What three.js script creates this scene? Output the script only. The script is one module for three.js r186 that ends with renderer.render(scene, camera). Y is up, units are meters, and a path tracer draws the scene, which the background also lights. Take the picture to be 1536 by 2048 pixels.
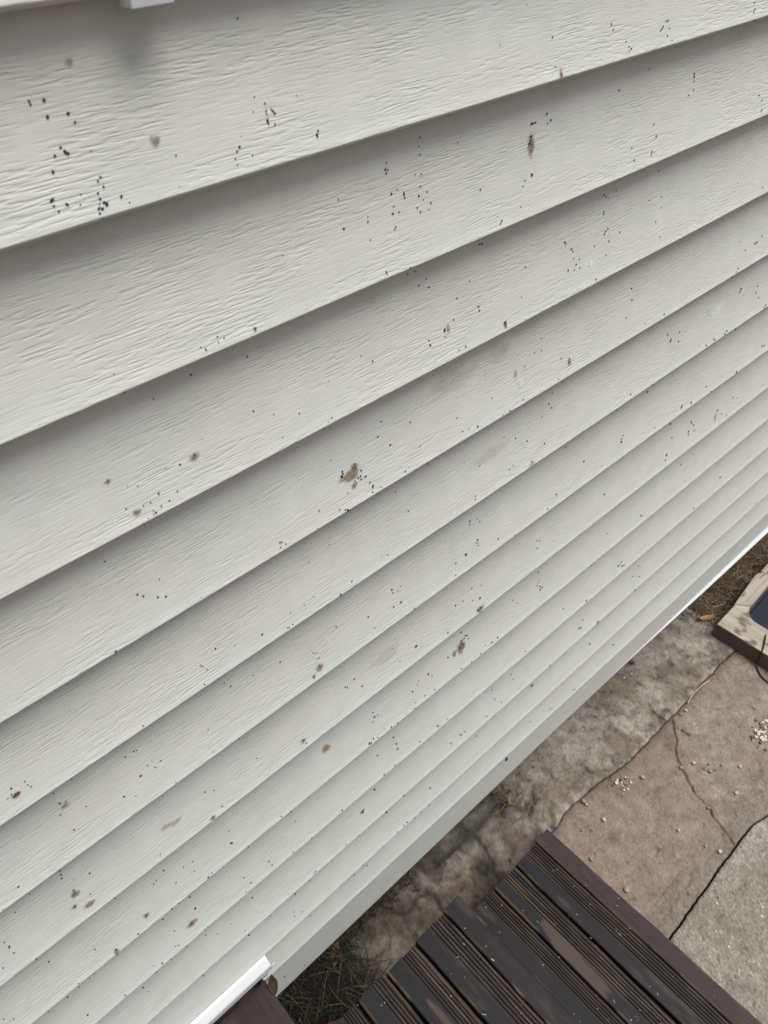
import * as THREE from 'three';
import { RoundedBoxGeometry } from 'three/addons/geometries/RoundedBoxGeometry.js';
import { mergeGeometries } from 'three/addons/utils/BufferGeometryUtils.js';

// ---------- camera, sky, sun, exposure ----------
const scene = new THREE.Scene();
const EYE = 1.913;                                   // camera height above the ground, metres
const camera = new THREE.PerspectiveCamera(67.25, 768 / 1024, 0.02, 400);
camera.position.set(0, EYE, 0.452);
camera.focus = 1.1; camera.userData.fStop = 14;          // phone lens, focused on the middle of the wall
camera.rotation.order = 'YXZ';
camera.rotation.set(-0.74236, -0.72273, -0.02491);
const renderer = new THREE.WebGLRenderer({ antialias: true });
renderer.toneMapping = THREE.LinearToneMapping;
renderer.toneMappingExposure = 2.5;
renderer.shadowMap.enabled = true;
renderer.setSize(768, 1024);

// even overcast sky, brighter towards the zenith
{
  const W = 256, H = 128, d = new Float32Array(W * H * 4);
  for (let j = 0; j < H; j++) for (let i = 0; i < W; i++) {
    const el = ((j + 0.5) / H - 0.5) * Math.PI, s = Math.sin(el), az = i / W * Math.PI * 2;
    let l = s > 0 ? (1 + 2 * s) / 3 : 0.3;
    l *= 1 + 0.05 * Math.sin(az * 3 + 4 * s) * Math.cos(az * 2 - 3 * s);
    const o = (j * W + i) * 4, k = 0.36 * l;
    d[o] = k * 0.96; d[o + 1] = k * 1.0; d[o + 2] = k * 1.05; d[o + 3] = 1;
  }
  const t = new THREE.DataTexture(d, W, H, THREE.RGBAFormat, THREE.FloatType);
  t.mapping = THREE.EquirectangularReflectionMapping; t.magFilter = THREE.LinearFilter; t.minFilter = THREE.LinearFilter; t.needsUpdate = true;
  scene.background = t; scene.environment = t;
}
const sun = new THREE.DirectionalLight(0xfffcf8, 1.5);
sun.position.set(2.4, 9.0, 3.1); sun.target.position.set(0.8, 0.6, 0.2);
sun.castShadow = true; sun.shadow.radius = 72; sun.shadow.mapSize.set(2048, 2048);
Object.assign(sun.shadow.camera, { left: -4, right: 4, top: 4, bottom: -4, near: 0.5, far: 20 });
scene.add(sun, sun.target);

// ---------- helpers ----------
let seed = 20240611;
const rnd = () => { seed = (seed * 1664525 + 1013904223) >>> 0; return seed / 4294967296; };
const rr = (a, b) => a + (b - a) * rnd();
const hash = (x, y) => { let h = (x * 374761393 + y * 668265263) | 0; h = Math.imul(h ^ (h >>> 13), 1274126177); return ((h ^ (h >>> 16)) >>> 0) / 4294967296; };
const sm = (a, b, t) => { t = Math.min(1, Math.max(0, (t - a) / (b - a))); return t * t * (3 - 2 * t); };
const mix = (a, b, t) => a + (b - a) * t;
const mix3 = (a, b, t) => [mix(a[0], b[0], t), mix(a[1], b[1], t), mix(a[2], b[2], t)];
function vn(x, y, px = 0) {                           // value noise, optionally periodic in x
  const xi = Math.floor(x), yi = Math.floor(y), fx = x - xi, fy = y - yi, u = fx * fx * (3 - 2 * fx), v = fy * fy * (3 - 2 * fy);
  const w = px ? (a) => ((a % px) + px) % px : (a) => a;
  const a = hash(w(xi), yi), b = hash(w(xi + 1), yi), c = hash(w(xi), yi + 1), e = hash(w(xi + 1), yi + 1);
  return a + (b - a) * u + (c - a) * v + (a - b - c + e) * u * v;
}
const fbm = (x, y, o = 4) => { let s = 0, a = 0.5, n = 0; for (let i = 0; i < o; i++) { s += a * vn(x, y); n += a; x = x * 2.03 + 17.1; y = y * 2.03 + 9.7; a *= 0.5; } return s / n; };
const names = {};
const numbered = (n) => { const k = names[n] = (names[n] ?? -1) + 1; return k ? `${n}_${String(k).padStart(3, '0')}` : n; };
function mesh(name, geo, mat, parent) { const m = new THREE.Mesh(geo, mat); m.name = name; m.castShadow = m.receiveShadow = true; (parent ?? scene).add(m); return m; }
function tag(o, label, category, group, kind) { o.userData.label = label; o.userData.category = category; if (group) o.userData.group = group; if (kind) o.userData.kind = kind; return o; }
function thing(name, label, category, pos = [0, 0, 0], group) { const g = new THREE.Group(); g.name = numbered(name); g.position.set(...pos); scene.add(g); return tag(g, label, category, group); }
function single(name, geo, mat, label, category, group, kind) { return tag(mesh(numbered(name), geo, mat), label, category, group, kind); }
function buf(p, idx, col, uv) {
  const g = new THREE.BufferGeometry();
  g.setAttribute('position', new THREE.Float32BufferAttribute(p, 3));
  if (col) g.setAttribute('color', new THREE.Float32BufferAttribute(col, 3));
  if (uv) g.setAttribute('uv', new THREE.Float32BufferAttribute(uv, 2));
  g.setIndex(idx); g.computeVertexNormals(); return g;
}
function dataTex(W, H, f, srgb) {                     // f(u,v) -> [r,g,b] or grey, 0..1
  const d = new Uint8Array(W * H * 4);
  for (let j = 0; j < H; j++) for (let i = 0; i < W; i++) {
    const c = f(i / W, j / H), o = (j * W + i) * 4, g = c.length ? c : [c, c, c];
    for (let k = 0; k < 3; k++) d[o + k] = Math.max(0, Math.min(255, Math.round(g[k] * 255))); d[o + 3] = 255;
  }
  const t = new THREE.DataTexture(d, W, H); t.wrapS = t.wrapT = THREE.RepeatWrapping; t.magFilter = THREE.LinearFilter; t.minFilter = THREE.LinearMipmapLinearFilter; t.generateMipmaps = true;
  if (srgb) t.colorSpace = THREE.SRGBColorSpace; t.needsUpdate = true; return t;
}

// ---------- materials ----------
const E = 0.1143, H0 = 1.58984 * E, THK = 0.018;      // lap exposure, depth of the first lap edge below the camera, lap thickness
const grainTex = dataTex(2048, 512, (u, v) => {       // embossed wood grain, 0.8 m long and one lap high
  const wob = (vn(u * 7, v * 2.2, 7) - 0.5) * 4.0 + (vn(u * 20, v * 6 + 5, 20) - 0.5) * 1.0;
  const y = v * 112 + wob * 0.9;
  const a = vn(u * 56, y, 56), b = vn(u * 94, y * 1.4 + 31, 94), c = vn(u * 15, v * 9 + 77, 15), d = vn(u * 120, y * 2.4 + 90, 120);
  const n = 0.45 * a + 0.35 * b + 0.2 * d;
  return 1 - (1 - sm(0.26, 0.58, n)) * (0.35 + 0.75 * sm(0.25, 0.75, c)) * 0.85;
});
const sidingTint = dataTex(1024, 256, (u, v) => {
  const n = vn(u * 40, v * 8, 40) * 0.5 + vn(u * 11, v * 3 + 7, 11) * 0.3 + vn(u * 160, v * 40, 160) * 0.2;
  const speck = vn(u * 512, v * 128 + 40, 512) > 0.93 ? 0.022 : 0;
  const g = 0.828 + (n - 0.5) * 0.05 - speck;
  return [g, g * 1.001, g * (0.988 - (vn(u * 9, v * 2, 9) - 0.5) * 0.012)];
}, true);
const sidingMat = new THREE.MeshPhysicalMaterial({ map: sidingTint, bumpMap: grainTex, bumpScale: 0.00032, roughness: 0.58, vertexColors: true, side: THREE.DoubleSide });
const trimMat = new THREE.MeshPhysicalMaterial({ color: new THREE.Color().setRGB(0.54, 0.55, 0.565), roughness: 0.42, side: THREE.DoubleSide });
const alphaTexes = [0, 1, 2, 3].map((s) => dataTex(128, 128, (u, v) => {
  const x = u * 2 - 1, y = v * 2 - 1, n = fbm(u * 6 + s * 31, v * 9 + s * 17, 4), m = vn(u * 30, v * 50 + s * 9);
  const r = Math.hypot(x, y) + (n - 0.5) * 1.1;
  return Math.min(1, 1.35 * (1 - sm(0.3, 0.85, r)) * (0.3 + 0.7 * n) * (0.55 + 0.7 * m));
}));
const fineTex = dataTex(512, 512, (u, v) => 0.55 * vn(u * 128, v * 128, 128) + 0.3 * vn(u * 256, v * 256, 256) + 0.15 * vn(u * 40, v * 40, 40));
const concreteMat = new THREE.MeshStandardMaterial({ vertexColors: true, bumpMap: fineTex, bumpScale: 0.0022, roughness: 0.95 });
const woodFine = dataTex(512, 512, (u, v) => 0.6 * vn(u * 190, v * 12, 190) + 0.4 * vn(u * 70, v * 5, 70));
const deckMat = new THREE.MeshPhysicalMaterial({ vertexColors: true, bumpMap: woodFine, bumpScale: 0.0008, roughness: 0.6, specularIntensity: 0.5 });

// ---------- the siding wall ----------
const zface = (f) => -THK * (1 - Math.pow(Math.max(0, 1 - f), 1.6));   // f: 0 at the lap edge, 1 under the lap above
const wallSag = (x, k) => 0.0011 * (vn(x * 1.7 + k * 13.7, k * 3.1) - 0.5) + 0.0005 * (vn(x * 9 + k * 5.1, 40) - 0.5);
function courseGeometry(x0, x1, k, height, uOff, recess = 0) {
  const prof = [];                                    // [height above the lap edge, z, v, edge grime]
  for (let i = 0; i <= 14; i++) { const f = 1.05 * (1 - i / 14) + 0.06 * (i / 14); prof.push([f * height, zface(Math.min(1, f)), f, 0]); }
  for (let i = 1; i <= 7; i++) { const a = i / 7 * Math.PI / 2; prof.push([0.0052 * (1 - Math.sin(a)), -0.0062 * (1 - Math.cos(a)), 0.05 - 0.03 * i / 7, sm(0.45, 1, i / 7)]); }
  prof.push([0, -0.010, 0.01, 1], [0, -0.0225, 0, 1]);
  const nx = Math.max(8, Math.round((x1 - x0) / 0.02)), m = prof.length, p = [], uv = [], col = [], idx = [];
  for (let i = 0; i <= nx; i++) {
    const x = mix(x0, x1, i / nx);
    const back = recess * (1 - sm(0.1, 1.7, x)), dz = -back + 0.0009 * (vn(x * 1.1 + k * 7.3, k * 1.9) - 0.5), dy = wallSag(x, k);
    for (let j = 0; j < m; j++) {
      const [h, z, v, g] = prof[j], low = 1 - sm(0.2, 0.9, v);
      p.push(x, h + dy * low, z + dz * (j < m - 1 ? low : 0) - back * (1 - low));
      uv.push(x / 0.8 + uOff, v * 0.98 + 0.005);
      const n = fbm(x * 34 + k * 9, 3.3 + k, 3), gr = g * sm(0.4, 0.7, n) * 0.55;
      const c = mix3([0.90, 0.905, 0.88], [0.20, 0.19, 0.11], gr); col.push(...c);
      if (i < nx && j < m - 1) { const a = i * m + j, b = a + m; idx.push(a, a + 1, b, b, a + 1, b + 1); }
    }
  }
  return buf(p, idx, col, uv);
}
const wall = thing('siding_wall', 'house wall of pale grey embossed vinyl lap siding with fly specks', 'wall', [0, 0, 0]);
const lapY = (k) => EYE - H0 - k * E;
const variants = [0, 1, 2, 3].map((i) => courseGeometry(-1.6, 5.2, i * 5 + 1, E, i * 0.29));
for (let k = -19; k <= 10; k++) {
  const c = mesh('siding_course', variants[((k * 7) % 4 + 4) % 4], sidingMat, wall);
  c.position.y = lapY(k) - (k === -1 ? 0.0045 : 0);     // this lap hangs a little low
}
const skirtZ = (x) => -0.012 - 0.010 * (1 - sm(0.1, 1.7, x)), skirtY = (x) => EYE - (0.452 - skirtZ(x)) / 0.2965;
const END = 0.119;                                    // the lowest courses stop beside the landing
{
  const a = mesh('siding_course', courseGeometry(END, 5.2, 31, E, 0.13, 0.006), sidingMat, wall); a.position.y = lapY(11);
  // flat starter panel tucked under the last lap
  const p = [], uv = [], col = [], idx = [], n = 140;
  for (let i = 0; i <= n; i++) { const x = mix(END, 5.2, i / n), z = skirtZ(x); [[lapY(11) + 0.02, z], [lapY(11) - 0.05, z], [skirtY(x) + 0.004, z], [skirtY(x) + 0.001, z - 0.001], [skirtY(x), z - 0.004]].forEach(([y, zz], j) => { p.push(x, y, zz); uv.push(x / 0.8 + 0.51, (y - skirtY(x)) / E + 0.1); col.push(0.90, 0.905, 0.88); if (i < n && j < 4) { const o = i * 5 + j; idx.push(o, o + 1, o + 5, o + 5, o + 1, o + 6); } }); }
  mesh('starter_panel', buf(p, idx, col, uv), sidingMat, wall);
}
const sheathMat = new THREE.MeshStandardMaterial({ color: new THREE.Color().setRGB(0.3, 0.27, 0.22), roughness: 0.95 });
{
  const s = mesh('sheathing', new THREE.BoxGeometry(6.8, 3.9, 0.09), sheathMat, wall); s.position.set(1.8, EYE - 1.54 + 1.95, -0.08);
  const f = mesh('foundation', new THREE.BoxGeometry(6.8, 0.66, 0.2), new THREE.MeshStandardMaterial({ color: new THREE.Color().setRGB(0.22, 0.2, 0.17), roughness: 0.95, bumpMap: fineTex, bumpScale: 0.003 }), wall); f.position.set(1.8, 0.0, -0.236);
  // drip flashing under the last course, its lip bent further out towards the far end
  const p = [], idx = [], n = 90, prof = (x) => { const z = skirtZ(x), o = z - 0.006 + 0.027 * sm(0.45, 2.9, x) + 0.0006 * Math.sin(x * 9); return [[0.03, z - 0.008], [-0.001, z - 0.008], [-0.002, o - 0.002], [-0.003, o], [-0.006, o + 0.0004], [-0.006, o - 0.0015]]; };
  for (let i = 0; i <= n; i++) { const x = mix(END + 0.01, 5.2, i / n), q = prof(x); q.forEach(([y, z], j) => { p.push(x, skirtY(x) + y, z); if (i < n && j < q.length - 1) { const a = i * q.length + j, b = a + q.length; idx.push(a, a + 1, b, b, a + 1, b + 1); } }); }
  const fl = mesh('drip_flashing', buf(p, idx), trimMat, wall); fl.userData.label = 'bright white metal drip flashing under the lowest lap';
  // end trim of the two lowest courses
  const t = mesh('end_trim', new RoundedBoxGeometry(0.012, 0.262, 0.02, 2, 0.002), new THREE.MeshPhysicalMaterial({ color: new THREE.Color().setRGB(0.6, 0.6, 0.58), roughness: 0.5 }), wall); t.position.set(END - 0.002, EYE - 1.472, -0.012);
}
// dirt and scuffs on the laps
const STAINS = [1917,993,22,16,0,2288,1459,30,27,0,6174,1757,22,52,0,6007,2309,41,92,0,3630,4854,118,59,1,3695,4795,39,39,0,3644,4987,30,30,0,2063,3759,40,32,0,1366,3627,26,18,0,1483,3959,35,23,0,625,5229,49,29,0,2962,7344,46,52,0,2860,7415,23,29,0,2592,8507,37,31,0,2957,9213,66,60,0,5546,9319,75,120,1,5401,9353,37,60,1,5812,8585,72,43,1,7099,5032,30,49,0,6571,6328,52,58,2,5754,3999,26,42,0,-238,6165,38,21,3,-318,8219,46,46,0,-261,8479,53,37,0,-387,8375,31,26,0,142,9575,35,35,0,-315,9743,29,46,0,544,10637,71,52,0,1235,8602,41,29,0,2750,2881,15,19,0,23,6842,42,28,4,7808,12575,48,39,0,3458,11647,47,47,0,856,8272,78,39,5,741,8238,55,33,5,7216,3823,28,45,9,7069,4032,90,28,9,6193,4934,40,46,9,4940,3751,24,44,4,6117,4787,23,51,4,12218,8392,37,83,4,5878,4420,164,99,6,5090,4450,315,131,6,5831,5799,303,85,6,4038,8169,261,104,6,10987,5815,200,108,9];
const stainCol = { 0: [0.23, 0.17, 0.085, 0.85], 1: [0.21, 0.145, 0.07, 0.95], 2: [0.34, 0.31, 0.16, 0.6], 3: [0.14, 0.05, 0.025, 0.95], 4: [0.15, 0.14, 0.11, 0.6], 5: [0.25, 0.22, 0.18, 0.45], 6: [0.50, 0.47, 0.32, 0.28], 9: [0.85, 0.86, 0.84, 0.75] };
const stainMats = {};
for (let i = 0; i < STAINS.length; i += 5) {
  const x = STAINS[i] / 1e4, h = STAINS[i + 1] / 1e4, rx = STAINS[i + 2] / 1e4 * 1.5, ry = STAINS[i + 3] / 1e4 * 1.5, kd = STAINS[i + 4], s = (i / 5) % 4;
  const key = kd + '_' + s, c = stainCol[kd];
  stainMats[key] ??= new THREE.MeshStandardMaterial({ color: new THREE.Color().setRGB(c[0], c[1], c[2]), alphaMap: alphaTexes[s], opacity: c[3], transparent: true, roughness: 0.8, side: THREE.DoubleSide, depthWrite: false });
  const kk = Math.ceil((h - H0) / E), bot = H0 + kk * E, p = [], uv = [], idx = [], N = 6;
  const lim = (d) => Math.min(bot - 0.003, Math.max(bot - E + 0.001, d));
  for (let b = 0; b <= N; b++) for (let a = 0; a <= N; a++) {
    const d = lim(h + (b / N * 2 - 1) * ry);
    p.push(x + (a / N * 2 - 1) * rx, EYE - d, zface((bot - d) / E) + 0.0012); uv.push(a / N, b / N);
    if (a < N && b < N) { const o = b * (N + 1) + a; idx.push(o, o + 1, o + N + 1, o + 1, o + N + 2, o + N + 1); }
  }
  const m = mesh('stain', buf(p, idx, null, uv), stainMats[key], wall); m.castShadow = false;
}
// fly specks: [x, depth below the camera, radius] in tenths of a millimetre (radius in hundredths)
const SPECKS = [1635,1133,8,1637,1150,8,1716,1143,12,1704,1224,12,1822,1229,12,1844,1278,10,1717,1379,10,1733,1405,13,1747,1416,13,1670,1412,11,1628,1485,12,1881,1432,6,1885,1571,9,1863,1587,9,1883,1625,9,1837,1649,9,1838,1680,12,1854,1703,12,1868,1715,15,1823,1706,7,1812,1726,13,1832,1733,13,1807,1755,12,1813,1779,6,1970,1699,12,2006,1744,8,1735,1630,6,1713,1681,7,1639,1660,12,1570,1616,13,1557,1623,10,1564,1649,9,1580,1682,9,2394,1568,8,2357,1736,5,2851,1617,13,2824,1638,10,2800,1676,7,2803,1713,7,2932,1684,7,2881,1562,4,3046,1367,6,3115,1416,9,3015,1446,6,3110,1461,9,3113,1479,7,3152,1458,7,3164,1471,10,3176,1485,10,3106,1516,13,3109,1531,9,3158,1547,9,3495,1653,10,3480,1672,13,3481,1684,10,3374,1416,5,3034,940,7,3727,2212,8,3992,2412,6,3985,2449,10,3737,2434,12,3983,2588,8,3136,2459,7,5761,1200,6,6916,1484,11,6947,1529,9,6079,1466,11,5418,1424,6,7831,1576,13,7796,1571,9,7748,1617,12,7723,1630,9,7861,1640,10,7706,1639,10,7829,1697,10,7910,1749,9,7823,1774,10,7142,1648,9,7189,1694,11,7229,1716,11,7197,1727,9,6105,1683,9,6175,1750,13,7852,2007,8,7357,2112,12,8745,2198,11,8752,2228,12,8763,2272,8,8770,2355,10,8677,2392,11,6069,2143,12,6013,2144,14,6041,2146,12,6231,2105,14,6293,2170,13,6250,2187,9,6007,2250,18,6007,2284,15,5986,2304,18,6021,2324,14,6013,2373,14,6011,2574,18,5876,2641,9,4619,1964,8,4603,2027,8,4609,2092,8,5055,2098,6,4243,2069,8,4227,2114,12,4253,2123,9,4234,2145,10,4544,2226,8,4612,2238,10,4589,2329,9,4657,2389,10,4562,2397,12,4608,2440,8,4690,2485,11,4531,2484,10,4560,2523,11,4659,2529,8,4328,2289,8,4399,2341,15,4405,2373,11,4265,2307,12,4276,2406,10,4322,2465,10,4256,2459,13,4270,2565,9,4255,2581,9,5304,2532,11,5830,2809,9,5553,2860,11,5529,2880,11,8021,2546,11,8078,2672,13,7999,2806,13,7990,2834,11,8047,2821,8,7673,2818,11,7626,2693,10,8472,3150,11,10363,2744,12,10385,2855,14,10288,2677,12,9492,1629,10,9513,1689,11,9496,1714,10,9518,1788,11,7428,3154,13,7470,3186,11,7518,3204,8,7649,3163,8,7443,3327,11,7446,3354,11,7536,3540,13,7491,3559,13,7473,3582,13,7562,3683,14,7771,3643,14,6763,3465,14,6781,3491,11,6877,3571,14,6904,3600,11,7290,3660,11,7507,3816,11,8505,3726,12,8604,3926,12,8590,3465,12,8608,3594,9,8338,3440,9,5466,3099,12,5431,3094,10,11126,3982,12,11621,4918,19,11563,4923,18,11775,4875,14,11287,4937,13,11718,5772,19,11738,5731,21,11122,5152,16,11064,5187,16,10950,5220,16,11140,5221,16,12301,5868,18,12283,5975,18,12390,6083,18,12669,6306,18,12624,6332,18,12334,6352,18,11353,6327,21,11417,6297,18,11699,6374,18,11018,6291,17,11065,6325,17,10804,6316,17,9756,5851,22,9771,5823,15,9982,5941,16,9992,5799,16,13324,7350,20,13241,7332,20,10896,7436,23,10596,7394,21,10616,7363,18,11357,7334,19,11513,7491,19,10648,7813,25,11302,8279,23,11309,8335,21,11354,8099,19,11456,8219,20,11513,8348,20,11385,8143,19,12274,8294,24,12452,8441,15,12650,8549,15,11530,9176,21,12362,7477,23,13590,10642,28,12579,10861,25,16551,13167,25,10756,8138,19,12813,8261,17,12991,8352,14,3969,3715,11,4106,4487,10,4479,4665,12,4040,4628,12,4181,4788,15,4566,4984,9,4314,5166,12,4458,5222,12,4629,5230,12,4446,5876,12,4053,6249,12,3511,6274,14,3325,6340,16,3337,6356,14,4178,7001,17,4185,7057,13,4267,7077,11,4322,7040,11,4279,7267,21,4157,7259,16,4458,7493,19,3766,7147,17,3819,7359,11,3307,6972,12,3702,4775,17,3679,4797,13,3705,4816,15,3545,4777,15,3547,4804,13,3527,4825,20,3767,4879,13,3745,4933,13,3714,4939,12,3744,4969,13,3798,4971,11,3812,4967,11,3669,4952,11,3682,4979,11,3644,4991,12,3842,5058,12,3870,5108,14,3866,5123,13,3851,5177,12,3902,5221,10,3967,5174,8,3478,5188,13,3502,5195,15,3510,5214,18,3477,5214,11,3418,5148,11,3556,5029,8,4091,2877,11,4097,2900,10,4100,2919,8,4359,2922,13,4488,3082,11,4579,3081,8,4620,3231,10,4741,3285,11,4716,3198,8,4674,3781,11,4685,3832,15,3504,8178,14,3349,8194,14,3378,8226,14,3592,8374,17,4551,8398,23,4570,8398,20,4248,8439,13,4170,8145,10,4855,9354,20,4920,9442,15,4522,9442,17,4664,9340,13,4626,9386,13,4727,9693,15,4493,9772,16,4527,9672,13,3802,9350,21,3794,9252,14,3861,9357,14,3760,9419,13,3617,9737,24,3649,9751,18,3699,9710,18,3773,9746,14,4152,9781,19,4033,9761,17,4175,10335,20,4205,10516,20,4204,10633,21,3832,10427,19,3863,10901,21,3761,11407,25,3464,11674,27,3026,10892,18,3868,12102,28,4260,12073,25,4638,10858,19,4084,10897,15,4987,12871,23,4356,13174,23,4278,13174,16,4122,13193,19,4678,13230,20,4526,13229,23,4882,13225,25,3769,13198,17,3308,13228,20,3210,13693,17,3494,13759,18,3025,12035,16,2749,2880,11,2753,2889,10,2433,2828,9,2482,2858,8,2428,2870,7,2445,2922,8,2283,2852,8,2314,2877,9,2317,2889,9,2733,3180,9,1619,2790,6,1644,2935,8,2232,3128,11,1897,3185,8,2846,3747,8,3091,3844,10,3404,4028,9,3359,4040,7,3296,4084,8,3258,4066,6,2873,3974,8,2072,3756,14,2056,3770,10,1933,3772,12,1813,3744,6,1367,3629,13,1491,3737,6,1562,3773,8,1691,3910,12,1838,3965,10,1751,4006,10,1605,3947,8,1547,3944,9,1675,4016,10,1415,3898,9,1474,3960,12,1500,3965,7,1604,4019,8,1616,4045,13,1594,4049,9,1543,4057,9,1494,4075,7,1500,4094,7,1478,4082,7,3188,5037,11,3116,5202,9,2691,5117,13,2712,5129,9,2744,5165,10,2680,5166,9,3357,5599,7,3334,5672,8,2172,3661,5,1294,4822,13,1333,4866,13,1442,4950,13,1508,4987,13,943,5203,15,3054,5738,10,3007,6160,8,2874,6177,9,2696,6168,9,2632,6323,13,2610,6312,10,2682,6314,12,2326,6197,17,1824,6021,14,1625,6094,10,1643,6116,10,1674,6182,10,1594,6319,12,2516,6920,13,2936,7103,10,2969,7133,10,2993,7225,9,2972,7222,9,2967,7346,17,2859,7420,14,1847,6698,9,1903,6792,13,919,6321,11,1518,7137,9,802,6786,11,772,6774,11,681,6767,11,960,7106,12,828,7049,10,885,7138,10,728,7114,17,1235,7491,12,1783,7513,12,504,7214,14,602,7303,9,1273,8179,14,1374,8251,10,1969,8257,11,2618,8580,14,2595,8503,16,1471,7441,10,823,7526,10,6920,3685,11,7021,3721,11,6959,3763,13,7024,3815,13,6925,3808,11,6817,3782,14,7312,4034,15,7292,4060,10,7131,4019,11,7149,4064,12,5099,3512,11,6031,3813,9,5386,3694,13,5393,3736,13,5026,3700,11,4893,3756,20,4889,3822,10,5747,3985,22,5753,4016,16,6076,4067,12,6043,4052,7,5150,4019,13,5055,4019,10,5186,4080,9,6591,4549,10,6587,4695,10,6465,4676,9,6287,4774,10,6947,4938,13,7099,4996,13,7096,5041,15,6883,5171,11,5707,4925,9,6224,5164,12,5978,5202,15,5857,5198,12,5144,4915,12,5439,5154,16,5298,5120,8,5198,5106,11,8396,4710,15,8372,4555,14,8283,4905,13,9166,5161,16,8718,5134,11,8902,5209,11,9665,5722,16,6950,5636,14,7005,5714,12,7015,5514,10,6513,5966,15,6296,5821,14,6088,5705,11,6847,6158,16,6812,5754,10,5636,5888,11,6146,6194,13,6226,6175,11,6568,6285,13,9306,6355,21,8773,6281,17,8438,6380,14,8915,7233,23,8922,7181,15,8963,7144,13,7982,7109,19,10617,8411,26,10587,8498,19,9822,7404,13,5511,6246,13,5504,6289,13,7332,7329,17,8811,8251,18,7536,6649,12,9537,6656,18,5580,6788,15,5571,6833,12,5758,6898,13,5716,6829,10,5689,7155,18,5695,7209,13,5656,7186,11,5689,7248,11,5453,7251,25,6073,7362,16,5259,7274,16,5226,7445,13,6400,7492,14,7122,7458,16,10268,9618,27,9215,9398,17,7125,8165,14,7192,8211,13,7119,8304,17,7374,9073,18,7387,9242,14,7402,9389,19,7453,9440,18,7331,9325,15,7406,9460,18,7365,9280,13,5695,8139,14,5887,8213,13,5832,8411,23,5351,8222,18,5503,8245,15,5682,8358,14,5820,8580,22,5776,8595,19,5755,8596,14,5144,8572,18,5577,9054,16,5662,9186,16,5699,9208,17,5634,9226,16,5581,9220,15,5717,9288,15,5584,9296,23,5602,9354,20,5522,9337,26,5270,9336,21,6179,9712,17,6332,9715,19,6216,9722,13,6053,9671,12,5719,9777,17,5926,9757,16,5495,9743,17,10022,10675,21,9928,10713,23,10049,10788,23,10112,10808,19,9969,10701,16,10966,11516,20,10779,11659,18,11030,11833,18,8923,10880,24,8262,10617,20,9128,11678,19,9049,11822,25,8989,11787,19,9591,12055,30,9546,12074,20,9640,12862,25,7192,10848,17,10831,13949,22,10864,12073,27,6748,9236,13,6850,9364,13,7311,9737,13,7782,12568,21,7023,11465,16,7071,11631,16,6525,11448,16,6567,11723,18,6729,11940,16,9400,14203,22,8587,14123,21,7935,13939,19,6488,12081,23,6326,11957,16,5041,10851,27,5781,11866,19,5698,11875,17,5661,11850,16,6223,12601,20,5430,11853,21,5249,10872,14,4928,9730,15,8081,12067,23,6856,10225,13,8760,9804,17,-133,6097,9,-128,6148,8,-116,6180,11,-245,6078,12,-268,6135,9,-239,6157,17,-218,6159,15,-260,6170,13,-306,6150,8,1,6784,14,50,6811,11,-46,6917,11,174,7023,9,0,6386,12,178,6367,9,-17,7189,13,998,7484,14,1383,8553,16,1237,8598,16,1390,9313,11,1348,9528,18,1367,9539,16,563,8553,10,-300,7514,10,-312,7524,9,-324,7851,13,-336,7904,13,-647,7368,13,-611,7531,10,-846,7485,11,-816,7899,8,-107,8109,13,-250,8019,8,-312,8169,15,-318,8219,15,-343,8233,13,-385,8377,17,-205,8372,11,-291,8478,12,-238,8508,13,-38,8661,13,372,9212,12,412,9193,10,533,9126,15,587,9455,13,740,9313,10,859,9341,11,827,9499,10,935,9762,19,996,9745,12,1141,9786,13,-1039,8167,10,-1029,8260,13,-1037,8278,11,-1034,8377,12,-920,8656,12,-1180,8456,12,-884,9134,14,-476,9475,15,-305,9719,19,-327,9796,14,-619,9801,11,-676,9805,11,-789,9766,11,-807,9816,12,-764,9780,9,-982,10160,14,-1164,9813,11,-941,10706,16,-1507,9428,10,-1444,9534,9,-33,9754,15,281,10174,14,141,9578,18,408,9785,18,501,9785,11,666,10166,17,662,10443,22,542,10645,22,519,10645,17,325,10530,13,690,10918,15,639,10921,15,641,11408,15,784,11585,13,243,10791,12,281,10819,12,358,10953,13,123,10931,12,17,10884,17,-90,10943,14,-78,10810,11,-514,10886,14,-316,11383,17,-292,11542,11,375,12511,17,1369,10621,13,1425,10806,16,1316,10885,12,1760,10704,17,1778,10812,17,2122,10900,17,1526,9797,17,2447,10927,20,2503,9797,12,2303,10378,12,2213,9794,17,2070,9751,12,1405,11465,17,1941,12891,16,1927,12995,16,2228,13704,15,2064,13043,14,2061,12514,20,2418,12031,17,2388,12048,15,2351,12505,13,2712,12097,13,3260,12074,16,1492,15030,21,1886,15232,15,1579,12514,14,1184,12510,20,1127,11977,14,1001,11627,11,1028,13970,14,7155,14359,51,7136,14386,41];
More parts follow.
